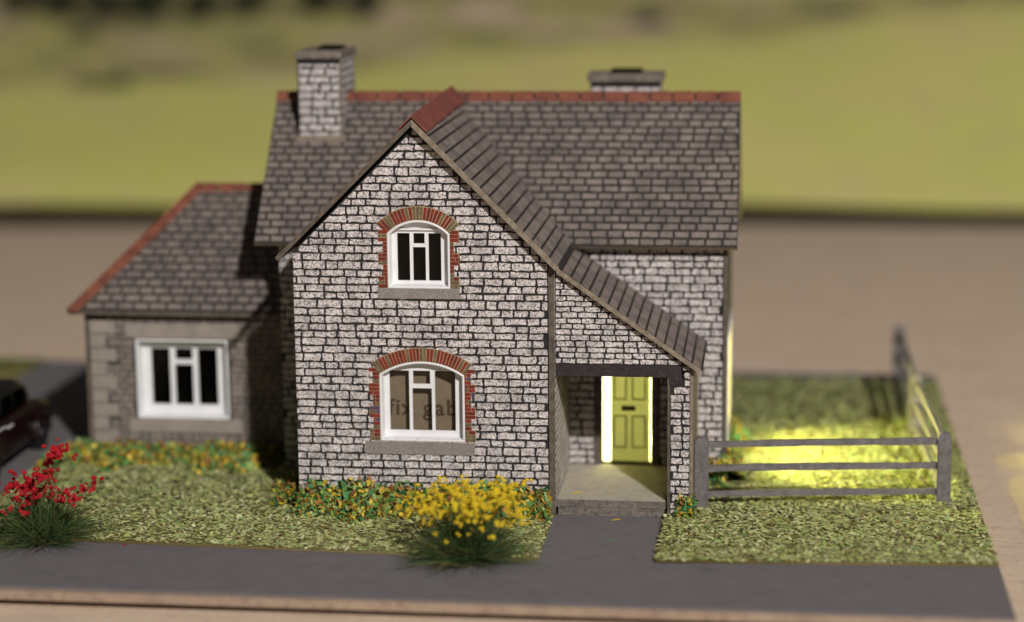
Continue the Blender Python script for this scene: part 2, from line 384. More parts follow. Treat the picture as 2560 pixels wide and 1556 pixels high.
lawn('lawn', [(-21, 12.6), (-12.0, 13.4), (-11.9, 16.2), (-21, 16.2)], 50, 'far green patch of grass behind the dark car', 6, GRASSF, (.12, .3), (.06, .14))

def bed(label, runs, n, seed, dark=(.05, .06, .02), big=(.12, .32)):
    """runs: list of (x0,y0,x1,y1, nx,ny, width, height): a bank of scatter piled against a wall line"""
    r = np.random.default_rng(seed); P = []; V, F, C = [], [], []
    tot = sum(math.hypot(a[2]-a[0], a[3]-a[1])*a[6] for a in runs)
    for (x0, y0, x1, y1, nx_, ny_, w, h) in runs:
        ln = math.hypot(x1-x0, y1-y0); m = int(n*ln*w/tot)
        t = r.uniform(0, 1, m); d = r.uniform(0, 1, m)**1.15
        wob = .75+.25*np.sin(t*ln*2.1+seed)+.2*np.sin(t*ln*5.3+1.7*seed)
        top = h*np.clip(1-d, 0, 1)**.8*(.7+.3*wob)
        z = .07+top*r.uniform(.55, 1.1, m)
        P.append(np.c_[x0+(x1-x0)*t+nx_*d*w*wob, y0+(y1-y0)*t+ny_*d*w*wob, z])
        k = len(V); q = 24
        for i in range(q+1):
            tt = i/q; wb = .75+.25*math.sin(tt*ln*2.1+seed)+.2*math.sin(tt*ln*5.3+1.7*seed)
            bx, by = x0+(x1-x0)*tt, y0+(y1-y0)*tt
            for (dd, zz) in ((0.0, h*.72*(.7+.3*wb)), (.4, h*.42*(.7+.3*wb)), (.95, .05)):
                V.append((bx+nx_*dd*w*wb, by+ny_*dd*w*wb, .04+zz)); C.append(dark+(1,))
        for i in range(q):
            for j in range(2): a = k+i*3+j; F.append((a, a+3, a+4, a+1))
    o = flakes('bedding_plants', np.concatenate(P), big, (big[0]*.36, big[1]*.36), .75, BED, seed, (V, F, C))
    tag(o, label, 'flower bed', 'scatter flower beds along the cottage walls'); return o
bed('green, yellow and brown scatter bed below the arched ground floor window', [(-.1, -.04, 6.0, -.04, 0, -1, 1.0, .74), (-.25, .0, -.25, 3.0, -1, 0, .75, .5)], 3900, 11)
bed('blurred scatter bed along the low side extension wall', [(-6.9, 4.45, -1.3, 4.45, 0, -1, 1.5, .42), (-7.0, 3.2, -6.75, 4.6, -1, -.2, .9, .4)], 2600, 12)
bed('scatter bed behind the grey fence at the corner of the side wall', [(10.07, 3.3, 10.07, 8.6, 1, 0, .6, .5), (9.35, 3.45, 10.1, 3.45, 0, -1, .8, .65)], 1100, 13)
bed('small yellow and green tuft of scatter at the foot of the porch pier', [(8.95, .16, 9.4, .16, 0, -1, .3, .5)], 110, 14)

# ================================================================== THE COTTAGE
house = empty('model_cottage', (4, 4.5, 0))
tag(house, 'printed card model cottage of pale stone with porch, red ridge tiles and two chimneys', 'model house')
H = house
def arc(x0, x1, zs, zt, n=16, grow=0.):
    c = (x1-x0)/2; s = zt-zs; Rr = (c*c+s*s)/(2*s); cx = (x0+x1)/2; cz = zt-Rr; a0 = math.asin(min(1, c/Rr))
    return cx, cz, Rr, a0
def arch_loop(x0, x1, z0, zs, zt, y, n=14, inset=0.):
    cx, cz, Rr, a0 = arc(x0, x1, zs, zt)
    Rr -= inset; a0 = math.asin(max(-1, min(1, ((x1-x0)/2-inset)/Rr)))
    pts = [(x0+inset, y, z0+inset), (x1-inset, y, z0+inset)]
    return pts+[(cx+Rr*math.sin(a0-2*a0*i/n), y, cz+Rr*math.cos(a0-2*a0*i/n)) for i in range(n+1)]
UP = (2.20, 3.68, 5.46, 6.76, 7.08); LO = (1.95, 3.98, 1.78, 3.40, 3.72); EX = (-5.34, -2.88, 1.10, 3.21)
# gable front
GL, GR, GX, GZ = -.05, 5.95, 2.87, 9.24
gw = prism('gable_wall', [(GL, 0, 0), (GR, 0, 0), (GR, 0, 6.13), (GX, 0, GZ), (GL, 0, 6.30)], (0, .2, 0), M['mortar'], H,
           holes=[arch_loop(*UP, 0), arch_loop(*LO, 0)])
def ex_gable(v):
    out = []
    for (x0, x1, z0, zs, zt), jw, sz, sx in ((UP, .22, (5.22, 5.46), (1.96, 3.90)), (LO, .26, (1.46, 1.77), (1.59, 4.21))):
        cx, cz, Rr, a0 = arc(x0, x1, zs, zt); Ro = Rr+.20
        if sz[0]+.06 <= v <= sz[1]-.04: out.append((sx[0]+.05, sx[1]-.05))
        elif z0 <= v <= zs+.12: out.append((x0-.06, x1+.06))
        elif v < cz+Ro: hw = min((x1-x0)/2+.06, math.sqrt(max(0, Ro*Ro-(v-cz)**2))); (out.append((cx-hw, cx+hw)) if v > zs else None)
    return out
lay('brick', gw, [(GL, 0), (GR, 0), (GR, 6.10), (GX, 9.18), (GL, 6.26)], (0, 0, 0), (1, 0, 0), (0, 0, 1), (0, -1, 0), .016, M['brick'], 1.5,
    excl=ex_gable, seed=2, rows=[.178, .184, .184, .22, .163, .184, .184, .17, .213, .178, .19, .165])
# return walls of the gable wing
box('wing_wall', (GL, .2, 0), (.1, 3.5, 6.2), M['card_dark'], H)
rw = box('wing_wall', (5.97, .03, 0), (6.11, 3.5, 6.0), M['card_dark'], H)
lay('brick', rw, [(.08, .2), (3.45, .2), (3.45, 3.9), (.08, 5.9)], (6.11, 0, 0), (0, 1, 0), (0, 0, 1), (1, 0, 0), .003, M['brick'], .5, seed=3)
# main block
mw = prism('front_wall', [(-1.22, 3.5, 0), (9.95, 3.5, 0), (9.95, 3.5, 6.1), (-1.22, 3.5, 6.1)], (0, .18, 0), M['mortar'], H,
           holes=[[(6.86, 3.5, .40), (8.26, 3.5, .40), (8.26, 3.5, 3.0), (6.86, 3.5, 3.0)]])
lay('brick', mw, [(6.13, .05), (9.93, .05), (9.93, 6.0), (6.13, 6.0)], (0, 3.5, 0), (1, 0, 0), (0, 0, 1), (0, -1, 0), .014, M['brick'], 1.2, seed=4,
    excl=lambda v: [(6.0, min(9.24, 6.16+(6.0-v)*1.417-.30))] if v < 5.8 else [])
lay('brick', mw, [(-1.2, .1), (-.06, .1), (-.06, 5.9), (-1.2, 5.9)], (0, 3.5, 0), (1, 0, 0), (0, 0, 1), (0, -1, 0), .014, M['brick'], .6, seed=6)
lay('brick', mw, [(6.12, .4), (6.74, .4), (6.74, 3.6), (6.12, 3.6)], (0, 3.5, 0), (1, 0, 0), (0, 0, 1), (0, -1, 0), .014, M['brick'], .9, seed=7, rowh=(.17, .21))
lay('brick', mw, [(8.40, .4), (9.15, .4), (9.15, 3.6), (8.40, 3.6)], (0, 3.5, 0), (1, 0, 0), (0, 0, 1), (0, -1, 0), .014, M['brick'], .4, seed=8)
# side wall with the window the inner lamp shines through
SY0, SY1, SZ0, SZ1 = 4.5, 7.6, .98, 3.3
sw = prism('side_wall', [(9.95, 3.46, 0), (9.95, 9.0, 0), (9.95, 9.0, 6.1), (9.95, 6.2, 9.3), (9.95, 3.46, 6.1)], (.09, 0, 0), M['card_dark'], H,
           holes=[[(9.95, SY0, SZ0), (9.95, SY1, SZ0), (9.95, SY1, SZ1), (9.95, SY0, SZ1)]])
sf = prism('window', [(10.04, SY0-.25, SZ0-.25), (10.04, SY1+.25, SZ0-.25), (10.04, SY1+.25, SZ1+.25), (10.04, SY0-.25, SZ1+.25)], (.025, 0, 0), M['white'], H,
           holes=[[(10.04, SY0-.1, SZ0-.1), (10.04, SY1+.1, SZ0-.1), (10.04, SY1+.1, SZ1+.1), (10.04, SY0-.1, SZ1+.1)]])
box('side_wall', (-1.22, 3.68, 0), (-1.13, 9.0, 6.1), M['card_dark'], H)
box('back_wall', (-1.13, 8.9, 0), (9.95, 9.0, 6.1), M['card_dark'], H)
for xx in (-1.2, ):
    prism('gable_end', [(xx, 3.6, 6.1), (xx, 8.95, 6.1), (xx, 6.2, 9.25)], (.08, 0, 0), M['card_dark'], H)
# roofs ----------------------------------------------------------------
def roof_slab(name, top, low, t, axis, a0, a1, off):
    """slab through two profile points; axis 'x' = profile in y,z pushed along x; 'y' = profile in x,z pushed along y"""
    d = Vector((low[0]-top[0], low[1]-top[1])).normalized(); nn = Vector((-d.y, d.x))
    if nn.y < 0: nn = -nn
    ti = (top[0], top[1]-t/abs(nn.y)); li = (low[0]-nn.x*t, low[1]-nn.y*t)
    if axis == 'x':
        f = lambda p: (a0, p[0], p[1]); e = (a1-a0, 0, 0); tn = (0, nn.x, nn.y)
    else:
        f = lambda p: (p[0], a0, p[1]); e = (0, a1-a0, 0); tn = (nn.x, 0, nn.y)
    return prism(name, [f(top), f(low), f(li), f(ti)], e, [M['card'], M['slate_joint']], H, topn=tn)
XL, XR = -1.74, 10.28
RY, RZ, EY, EZ = 6.2, 9.46, 3.08, 6.0
mr = roof_slab('roof', (RY, RZ), (EY, EZ), .11, 'x', XL, XR, 0)
roof_slab('roof', (RY+.001, RZ), (9.4, 5.9), .11, 'x', XL, XR, 0)
AX, AZ, WY0, WY1 = 2.87, 9.45, -.28, 6.2
LXe, LZe, RXe, RZe = -.42, 6.20, 6.26, 6.05
wl = roof_slab('roof', (AX, AZ), (LXe, LZe), .10, 'y', WY0, WY1, 0)
wl.data.materials[0] = M['card_dark']  # shade on the left barge edge put in as darker card
wr = roof_slab('roof', (AX+.001, AZ), (RXe, RZe), .13, 'y', WY0, WY1, 0)
PXt, PZt, PXe, PZe = 6.16, 6.00, 9.56, 3.60
pr = roof_slab('roof', (PXt, PZt), (PXe, PZe), .11, 'y', .02, 3.49, 0)
# slates: main slope (u along x, v up the slope)
sl = math.hypot(RY-EY, RZ-EZ); Vm = Vector((0, (RY-EY)/sl, (RZ-EZ)/sl)); Nm = Vector((0, -Vm.z, Vm.y))
def ex_main(v):
    z = EZ+Vm.z*v; kl = (AX-LXe)/(AZ-LZe); kr = (RXe-AX)/(AZ-RZe)
    return [(AX-(AZ-z)*kl+.06, AX+(AZ-z)*kr-.10)] if z < AZ else []
lay('slate', mr, [(XL+.02, .03), (XR-.02, .03), (XR-.02, sl-.16), (XL+.02, sl-.16)], (0, EY, EZ), (1, 0, 0), Vm, Nm, .010, M['slate'], 1.0,
    excl=ex_main, rowh=(.215, .235), even=.405, gapv=.07, gaph=.062, rag=.010, seed=21)
# slates: right slope of the wing, and the porch slope (u along y)
ls = math.hypot(RXe-AX, AZ-RZe); Vw = Vector((-(RXe-AX)/ls, 0, (AZ-RZe)/ls)); Nw = Vector((Vw.z, 0, -Vw.x))
def yv(v): return EY+((RZe+Vw.z*v)-EZ)*(RY-EY)/(RZ-EZ)
lay('slate', wr, [(WY0+.02, .03), (yv(.03)+.05, .03), (yv(ls-.3)+.05, ls-.3), (WY0+.02, ls-.3)], (RXe, 0, RZe), (0, 1, 0), Vw, Nw, .006, M['slate2'], .75,
    rowh=(.27, .29), even=.17, gapv=.060, gaph=.034, rag=.005, seed=22)
lp_ = math.hypot(PXe-PXt, PZt-PZe); Vp = Vector((-(PXe-PXt)/lp_, 0, (PZt-PZe)/lp_)); Np = Vector((Vp.z, 0, -Vp.x))
lay('slate', pr, [(.05, .03), (3.46, .03), (3.46, lp_-.12), (.05, lp_-.12)], (PXe, 0, PZe), (0, 1, 0), Vp, Np, .006, M['slate2'], .75,
    rowh=(.255, .275), even=.17, gapv=.058, gaph=.034, rag=.005, seed=23)
# ridge tiles ------------------------------------------------------------
def ridge_tile(p, q, s1, s2, wid, m, name='ridge_tile', t=.045, rng=None):
    """folded tile lying along p-q, its two wings running down directions s1 and s2"""
    p, q, s1, s2 = map(Vector, (p, q, s1, s2)); d = (q-p).normalized(); up_ = Vector((0, 0, 1)); V = []
    jit = rng.uniform(-.012, .012) if rng else 0
    for e in (p, q):
        for (s, w) in ((s1, wid+jit), (None, 0), (s2, wid+jit)):
            b = e if s is None else e+s*w
            V += [b+up_*(t+.03), b+up_*.03]
    F = [(0, 2, 8, 6), (2, 4, 10, 8), (1, 7, 9, 3), (3, 9, 11, 5), (0, 6, 7, 1), (4, 5, 11, 10), (0, 1, 3, 2), (2, 3, 5, 4), (6, 8, 9, 7), (8, 10, 11, 9)]
    bm = bmesh.new(); vs = [bm.verts.new(v) for v in V]
    for f in F: bm.faces.new([vs[i] for i in f])
    return frombm(name, bm, m, H)
rng = random.Random(8)
fd = -Vm; bd = Vector((0, 3.2, -3.56)).normalized()
x = XL-.03; box('ridge_backing', (XL, RY-.04, RZ-.02), (XR, RY+.04, RZ+.035), M['tile_joint'], H)
first = [.34]
while x < XR:
    w = (first.pop() if first else .585*rng.uniform(.97, 1.03)); x1 = min(x+w, XR+.03)
    ridge_tile((x+.024, RY, RZ), (x1-.024, RY, RZ), fd, bd, .29, M['tile'], rng=rng); x = x1
y = WY0-.02
for w in (.62, .6, .6, .6, .6, .6, .6, .6, .6, .6, .34):
    y1 = min(y+w, 6.28)
    if y1-y > .1: ridge_tile((AX, y+.008, AZ+.02+.022*(y+.3)), (AX, y1-.008, AZ+.02+.022*(y1+.3)), -Vw, Vector((LXe-AX, 0, LZe-AZ)).normalized(), .50, M['tile_dull'], rng=rng)
    y = y1
# chimneys ---------------------------------------------------------------
def chimney(x0, x1, y0, y1, z0, zc, zt, seed, pot, lip):
    c = box('chimney', (x0, y0, z0), (x1, y1, zc), M['mortar'], H)
    lay('brick', c, [(x0+.04, z0), (x1-.03, z0), (x1-.03, zc-.14), (x0+.04, zc-.14)], (0, y0, 0), (1, 0, 0), (0, 0, 1), (0, -1, 0), .014, M['brick'], 1.2, seed=seed, rowh=(.18, .21), wid=(.3, .58))
    lay('brick', c, [(y0+.04, z0), (y1-.04, z0), (y1-.04, zc-.02), (y0+.04, zc-.02)], (x1, 0, 0), (0, 1, 0), (0, 0, 1), (1, 0, 0), .004, M['brick'], .4, seed=seed+1, rowh=(.18, .21), wid=(.3, .58))
    box('corner_strip', (x1-.02, y0-.018, z0), (x1+.02, y0+.05, zc-.1), M['card'], c)
    cap = box('chimney_cap', (x0-lip*.5, y0-lip, zc), (x1+lip*.5, y1+.05, zt), M['capcard'], c, .02)
    (a, b, cc, d, h) = pot
    box('flue', (a, b, zt-.01), (cc, d, zt+h), M['black'], c)
chimney(-1.0, .12, 5.25, 7.15, 8.2, 10.43, 10.62, 31, (-.6, 5.95, -.05, 6.8, .07), .09)
chimney(6.32, 8.16, 7.6, 8.7, 6.8, 9.65, 9.86, 33, (6.85, 7.85, 7.65, 8.45, .09), .15)
box('mortar_fillet', (-1.08, 5.17, 8.22), (.22, 5.30, 8.46), M['card'], H, .03)
# side extension ----------------------------------------------------------
EXL, EYf, EEZ, ERY, ERZ = -6.63, 4.5, 4.0, 6.98, 6.93
ew = prism('extension_wall', [(EXL, EYf, 0), (-1.23, EYf, 0), (-1.23, EYf, 3.95), (EXL, EYf, 3.95)], (0, .2, 0), M['stone_joint'], H,
           holes=[[(EX[0], EYf, EX[2]), (EX[1], EYf, EX[2]), (EX[1], EYf, EX[3]), (EX[0], EYf, EX[3])]])
box('extension_wall', (EXL-.05, EYf-.02, 0), (EXL+.06, 9.3, 3.95), M['card_dark'], H)
box('extension_wall', (EXL+.06, 9.2, 0), (-1.23, 9.3, 3.95), M['card_dark'], H)
def ex_ext(v):
    out = [(EXL, EXL+.09)]
    k = int(v/.37); out.append((EXL, EXL+(.80 if k % 2 else .52)))
    if 3.22 < v < 3.62: out.append((-5.62, -2.50))
    elif .72 < v < 1.10: out.append((-5.62, -2.50))
    elif 1.0 < v < 3.3: out.append((-5.40, -2.82))
    return out
lay('stone', ew, [(EXL+.1, .02), (-1.25, .02), (-1.25, 3.85), (EXL+.1, 3.85)], (0, EYf, 0), (1, 0, 0), (0, 0, 1), (0, -1, 0), .014, M['stone'], 1.0,
    excl=ex_ext, seed=41, rowh=(.12, .20), wid=(.18, .42), gapv=.03, gaph=.035, rag=.008)
for k in range(10):
    w = .78 if k % 2 else .50; z0 = k*.37+.02
    if z0 < 3.7: box('quoin', (EXL+.08, EYf-.022, z0), (EXL+w, EYf, min(z0+.345, 3.86)), M['quoin'], ew, .006)
box('lintel', (-5.60, EYf-.03, 3.24), (-2.52, EYf, 3.62), M['quoin'], ew, .01)
box('window_sill', (-5.60, EYf-.03, .72), (-2.52, EYf, 1.09), M['quoin'], ew, .01)
HL = -7.02; hipT = Vector((HL+(ERY-4.18), ERY, ERZ)); EV = Vector((HL, 4.18, EEZ))
def hiproof():
    t = .1; V = [EV, Vector((-1.22, 4.18, EEZ)), Vector((-1.22, ERY, ERZ)), hipT, Vector((HL, 2*ERY-4.18, EEZ)), Vector((-1.22, 2*ERY-4.18, EEZ))]
    F = [(0, 1, 2, 3), (4, 0, 3), (3, 2, 5, 4)]
    k = len(V); V = V+[v-Vector((0, 0, t)) for v in V]
    G = F+[tuple(i+k for i in reversed(f)) for f in F]+[(1, 0, k, k+1), (0, 4, k+4, k), (4, 5, k+5, k+4), (5, 2, k+2, k+5), (2, 1, k+1, k+2)]
    o = raw('roof', V, G, [M['card_dark'], M['slate_joint']], H)
    for p in o.data.polygons:
        if p.index < 3: p.material_index = 1
    return o
er = hiproof()
se = math.hypot(ERY-4.18, ERZ-EEZ); Ve = Vector((0, (ERY-4.18)/se, (ERZ-EEZ)/se)); Ne = Vector((0, -Ve.z, Ve.y))
lay('slate', er, [(HL+.12, .04), (-1.24, .04), (-1.24, se-.12), (hipT.x+.2, se-.12)], (0, 4.18, EEZ), (1, 0, 0), Ve, Ne, .010, M['slate'], .7,
    rowh=(.235, .255), even=.42, gapv=.08, gaph=.065, rag=.006, seed=24)
x = hipT.x-.06
for w in (.63, .82, .8, .7):
    x1 = min(x+w, -1.25)
    if x1-x > .1: ridge_tile((x+.024, ERY, ERZ), (x1-.024, ERY, ERZ), -Ve, Vector((0, Ve.y, -Ve.z)), .24, M['tile'], rng=rng)
    x = x1
n = 9; back = Vector((0, 1, 0))
for i in range(n):
    a = EV.lerp(hipT, i/n+.007)+Vector((0, 0, .0)); b = EV.lerp(hipT, (i+1)/n-.007)
    if i == 0: a = EV.lerp(hipT, -.012)
    ridge_tile(a, b, Vector((.97, 0, -.0)).lerp(-Ve, .18).normalized()*1.0, Vector((-.1, .95, -.1)).normalized(), .30, M['tile'], rng=rng, name='hip_tile')
# porch --------------------------------------------------------------------
def lz(x): return PZt-(x-PXt)*(PZt-PZe)/(PXe-PXt)-.12
pw = prism('porch_wall', [(6.11, .2, 3.66), (9.28, .2, 3.66), (9.28, .2, lz(9.28)), (6.11, .2, lz(6.11))], (0, .1, 0), M['mortar'], H)
lay('brick', pw, [(6.13, 3.68), (9.18, 3.68), (9.18, lz(9.18)-.02), (6.13, lz(6.13)-.02)], (0, .2, 0), (1, 0, 0), (0, 0, 1), (0, -1, 0), .013, M['brick'], 1.3, seed=51, rowh=(.125, .155), wid=(.24, .48), gapv=.036, gaph=.044, rag=.011)
prism('lintel', [(6.11, .175, 3.39), (8.78, .175, 3.39), (8.78, .175, 3.20), (9.06, .175, 3.20), (9.06, .175, 3.67), (6.11, .175, 3.67)], (0, .13, 0), M['lintel'], H)
pi = box('porch_pier', (8.80, .2, 0), (9.26, .42, 3.39), M['mortar'], H)
lay('brick', pi, [(8.82, .03), (9.25, .03), (9.25, 3.64), (8.82, 3.64)], (0, .2, 0), (1, 0, 0), (0, 0, 1), (0, -1, 0), .013, M['brick'], 1.5, seed=52, wid=(.20, .42), rowh=(.165, .195),
    excl=lambda v: [(8.78, 9.07)] if v > 3.15 else [])
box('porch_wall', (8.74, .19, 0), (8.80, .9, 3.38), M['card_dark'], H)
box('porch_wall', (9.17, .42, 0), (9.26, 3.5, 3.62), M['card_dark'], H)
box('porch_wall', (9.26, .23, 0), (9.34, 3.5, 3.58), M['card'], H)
box('porch_floor', (6.12, .235, .20), (8.70, 3.5, .385), [M['slab']], H, .012)
box('step', (6.12, .215, .20), (8.70, .235, .378), M['slab_edge'], H, .004)
box('step', (6.16, .17, .0), (8.68, 3.0, .195), M['slab_edge'], H, .012)
# entrance: recess, frame, door, and the lamp inside
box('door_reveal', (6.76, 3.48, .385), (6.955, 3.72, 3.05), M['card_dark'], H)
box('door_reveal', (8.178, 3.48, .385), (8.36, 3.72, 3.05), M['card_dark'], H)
dr = box('door', (7.145, 3.66, .43), (8.14, 3.70, 3.0), M['door'], H)
def frame_bar(x0, x1, z0, z1):
    t = .035
    prism('door_panel', [(x0, 3.652, z0), (x1, 3.652, z0), (x1, 3.652, z1), (x0, 3.652, z1)], (0, .012, 0), M['doorline'], dr,
          holes=[[(x0+t, 3.652, z0+t), (x1-t, 3.652, z0+t), (x1-t, 3.652, z1-t), (x0+t, 3.652, z1-t)]])
for (x0, x1) in ((7.22, 7.55), (7.68, 8.03)):
    frame_bar(x0, x1, .78, 1.62); frame_bar(x0, x1, 2.02, 2.85)
for (xa, xb) in ((6.955, 7.14), (8.150, 8.175)): box('diffuser_strip', (xa, 3.665, .428), (xb, 3.685, 3.0), M['diffuser'] if xa < 8 else M['diffuser2'], H)
box('threshold', (6.955, 3.60, .385), (8.2, 3.72, .428), M['card_dark'], H)
box('letter_plate', (7.42, 3.645, 1.74), (7.77, 3.662, 1.87), M['plate'], dr)
box('added_panel', (6.0, 3.70, .30), (6.04, 8.6, 4.2), M['lining'], H)  # white panels added indoors to bounce the inner lamp near the door gap
box('added_panel', (6.04, 8.5, .30), (9.9, 8.6, 4.2), M['lining'], H)
box('added_panel', (6.04, 3.70, .28), (9.94, 8.5, .31), M['lining'], H)
box('added_panel', (6.04, 3.70, 4.2), (9.94, 8.5, 4.24), M['lining'], H)
led_d = bpy.data.lights.new('inner_lamp', 'POINT'); led_d.energy = 6200; led_d.color = (1, .96, .31); led_d.shadow_soft_size = .28
led = bpy.data.objects.new('inner_lamp', led_d); led.location = (7.6, 6.3, 2.7); COL.objects.link(led)

# windows -------------------------------------------------------------------
def window(loopf, y0, depth, panes, parts=True, ledge=None):
    """moulded white tray: lining round the opening, glazing plate with bars, clear film panes"""
    yb = y0+depth
    o = prism('window', loopf(yb, 0.), (0, .05, 0), M['white'], H, holes=[[(a, yb, b), (c, yb, b), (c, yb, d), (a, yb, d)] for (a, b, c, d) in panes])
    # lining
    bm = bmesh.new(); A = loopf(y0-.035, .0); B = loopf(y0-.035, .055); C = loopf(yb, .085); D = loopf(yb, 0.0)
    rings = [[bm.verts.new(p) for p in r] for r in (D, A, B, C)]
    for r in range(3):
        for i in range(len(A)):
            k = (i+1) % len(A); bm.faces.new((rings[r][i], rings[r][k], rings[r+1][k], rings[r+1][i]))
    fr = frombm('frame', bm, M['white'], o)
    bv = fr.modifiers.new('soft', 'BEVEL'); bv.width = .02; bv.segments = 2; bv.limit_method = 'ANGLE'
    for (a, b, c, d) in panes: box('pane', (a-.01, yb+.052, b-.01), (c+.01, yb+.060, d+.01), M['glass'], o)
    return o
def pn(cols, mid, z0, z1, zt, dx, dz):
    (a, b), (c, d), (e, f) = cols
    return [(a+dx, z0+dz, b+dx, z1+dz), (c+dx, z0+dz, d+dx, zt[0]+dz), (mid[0]+dx, zt[1]+dz, mid[1]+dx, z1+dz), (e+dx, z0+dz, f+dx, z1+dz)]
wu = window(lambda y, i: arch_loop(*UP, y, inset=i), 0, .2, pn(((2.44, 2.735), (2.81, 3.11), (3.18, 3.475)), (2.825, 3.09), 5.65, 6.775, (6.445, 6.53), -.035, -.035))
bm = bmesh.new(); bm_box(bm, (2.30, .13, 6.815), (3.58, .20, 6.86), .015); frombm('frame_ledge', bm, M['white'], wu)
wlo = window(lambda y, i: arch_loop(*LO, y, inset=i), 0, .2, pn(((2.19, 2.66), (2.735, 3.20), (3.275, 3.765)), (2.755, 3.165), 2.035, 3.485, (3.06, 3.165), -.035, -.035))
rect = lambda y, i: [(EX[0]+i, y, EX[2]+i), (EX[1]-i, y, EX[2]+i), (EX[1]-i, y, EX[3]-i), (EX[0]+i, y, EX[3]-i)]
wex = window(rect, EYf, .3, pn(((-4.94, -4.44), (-4.31, -3.83), (-3.69, -3.17)), (-4.29, -3.83), 1.46, 2.97, (2.54, 2.67), -.08, -.05))
box('added_panel', (1.7, .55, 5.2), (4.1, .58, 7.2), M['black'], H)  # black sheets stand in for the unlit interior behind the panes
box('added_panel', (-5.6, 5.35, .9), (-2.6, 5.38, 3.4), M['black'], H)
bc = box('packing_card', (1.6, .48, 1.5), (4.3, .50, 4.0), M['brown_card'], H)
cu = bpy.data.curves.new('lettering', 'FONT'); cu.body = 'fix gab'; cu.size = .555; cu.extrude = .002; cu.align_x = 'CENTER'; cu.space_character = 1.12; cu.offset = .010
cu.materials.append(M['ink']); tx = bpy.data.objects.new('lettering_curve', cu); COL.objects.link(tx); bpy.context.view_layer.update()
tm = bpy.data.meshes.new_from_object(tx.evaluated_get(bpy.context.evaluated_depsgraph_get())); bpy.data.objects.remove(tx)
tm.transform(Matrix.Translation((2.90, .474, 2.31)) @ Matrix.Rotation(R(90), 4, 'X') @ Matrix.Diagonal((1.03, 1, 1, 1)))
link('lettering', tm, bc)
# brick surrounds
def surround(win, jw, long_, short_, seed, ch):
    x0, x1, z0, zs, zt = win; rg = random.Random(seed); cx, cz, Rr, a0 = arc(x0, x1, zs, zt); Ro = Rr+.33
    pool = ['red', 'darkred', 'darkred', 'mustard', 'mustard', 'red']
    # pointing behind
    nn = 24; lp = [(cx+Ro*math.sin(a0-2*a0*i/nn), -.021, cz+Ro*math.cos(a0-2*a0*i/nn)) for i in range(nn+1)]
    li = [(cx+(Rr+.0)*math.sin(-a0+2*a0*i/nn), -.021, cz+(Rr+.0)*math.cos(-a0+2*a0*i/nn)) for i in range(nn+1)]
    prism('pointing', lp+li, (0, .02, 0), M['pointing'], gw)
    nb = max(18, round(2*a0*(Rr+.17)/.083))
    for i in range(nb):
        b0 = -a0+2*a0*(i+.10)/nb; b1 = -a0+2*a0*(i+.90)/nb
        q = [(cx+r_*math.sin(b), -.031, cz+r_*math.cos(b)) for (r_, b) in ((Rr+.012, b0), (Rr+.012, b1), (Ro-.012+rg.uniform(-.008, .008), b1), (Ro-.012+rg.uniform(-.008, .008), b0))]
        prism('arch_brick', q, (0, .028, 0), M[pool[0 if i % 2 else 3] if rg.random() < .35 else rg.choice(pool)], gw)
    for s in (-1, 1):
        xe = x0 if s < 0 else x1; k = 0; z = z0+.02; ztop = zs+.10+.02
        box('pointing', (min(xe, xe+s*short_), -.020, z0), (max(xe, xe+s*short_), .0, ztop), M['pointing'], gw)
        while z < ztop-.04:
            blk = (k//3) % 2 == 0; w = long_ if blk else short_
            if blk and k % 3 == 0: box('pointing', (min(xe+s*short_, xe+s*w), -.0205, z-.005), (max(xe+s*short_, xe+s*w), .0, min(z+3*ch, ztop)), M['pointing'], gw)
            cuts = [0, w] if rg.random() < .6 or w < .15 else [0, w*rg.choice((.35, .6)), w]
            for c0, c1 in zip(cuts[:-1], cuts[1:]):
                a, b = xe+s*(c0+.006), xe+s*(c1-.008)
                m = 'blue' if rg.random() < .05 else rg.choice(pool)
                box('jamb_brick', (min(a, b), -.030, z), (max(a, b), -.002, z+ch-.014), M[m], gw)
            z += ch; k += 1
surround(UP, .22, .215, .10, 5, .0915); surround(LO, .26, .255, .16, 9, .0925)
box('window_sill', (1.96, -.032, 5.22), (3.90, 0, 5.47), M['sill'], gw, .006)
box('window_sill', (1.59, -.03, 1.46), (4.21, 0, 1.765), M['sill'], gw, .006)
flush('brick', H, 'brickwork'); flush('slate', H, 'slating'); flush('stone', H, 'rubble')

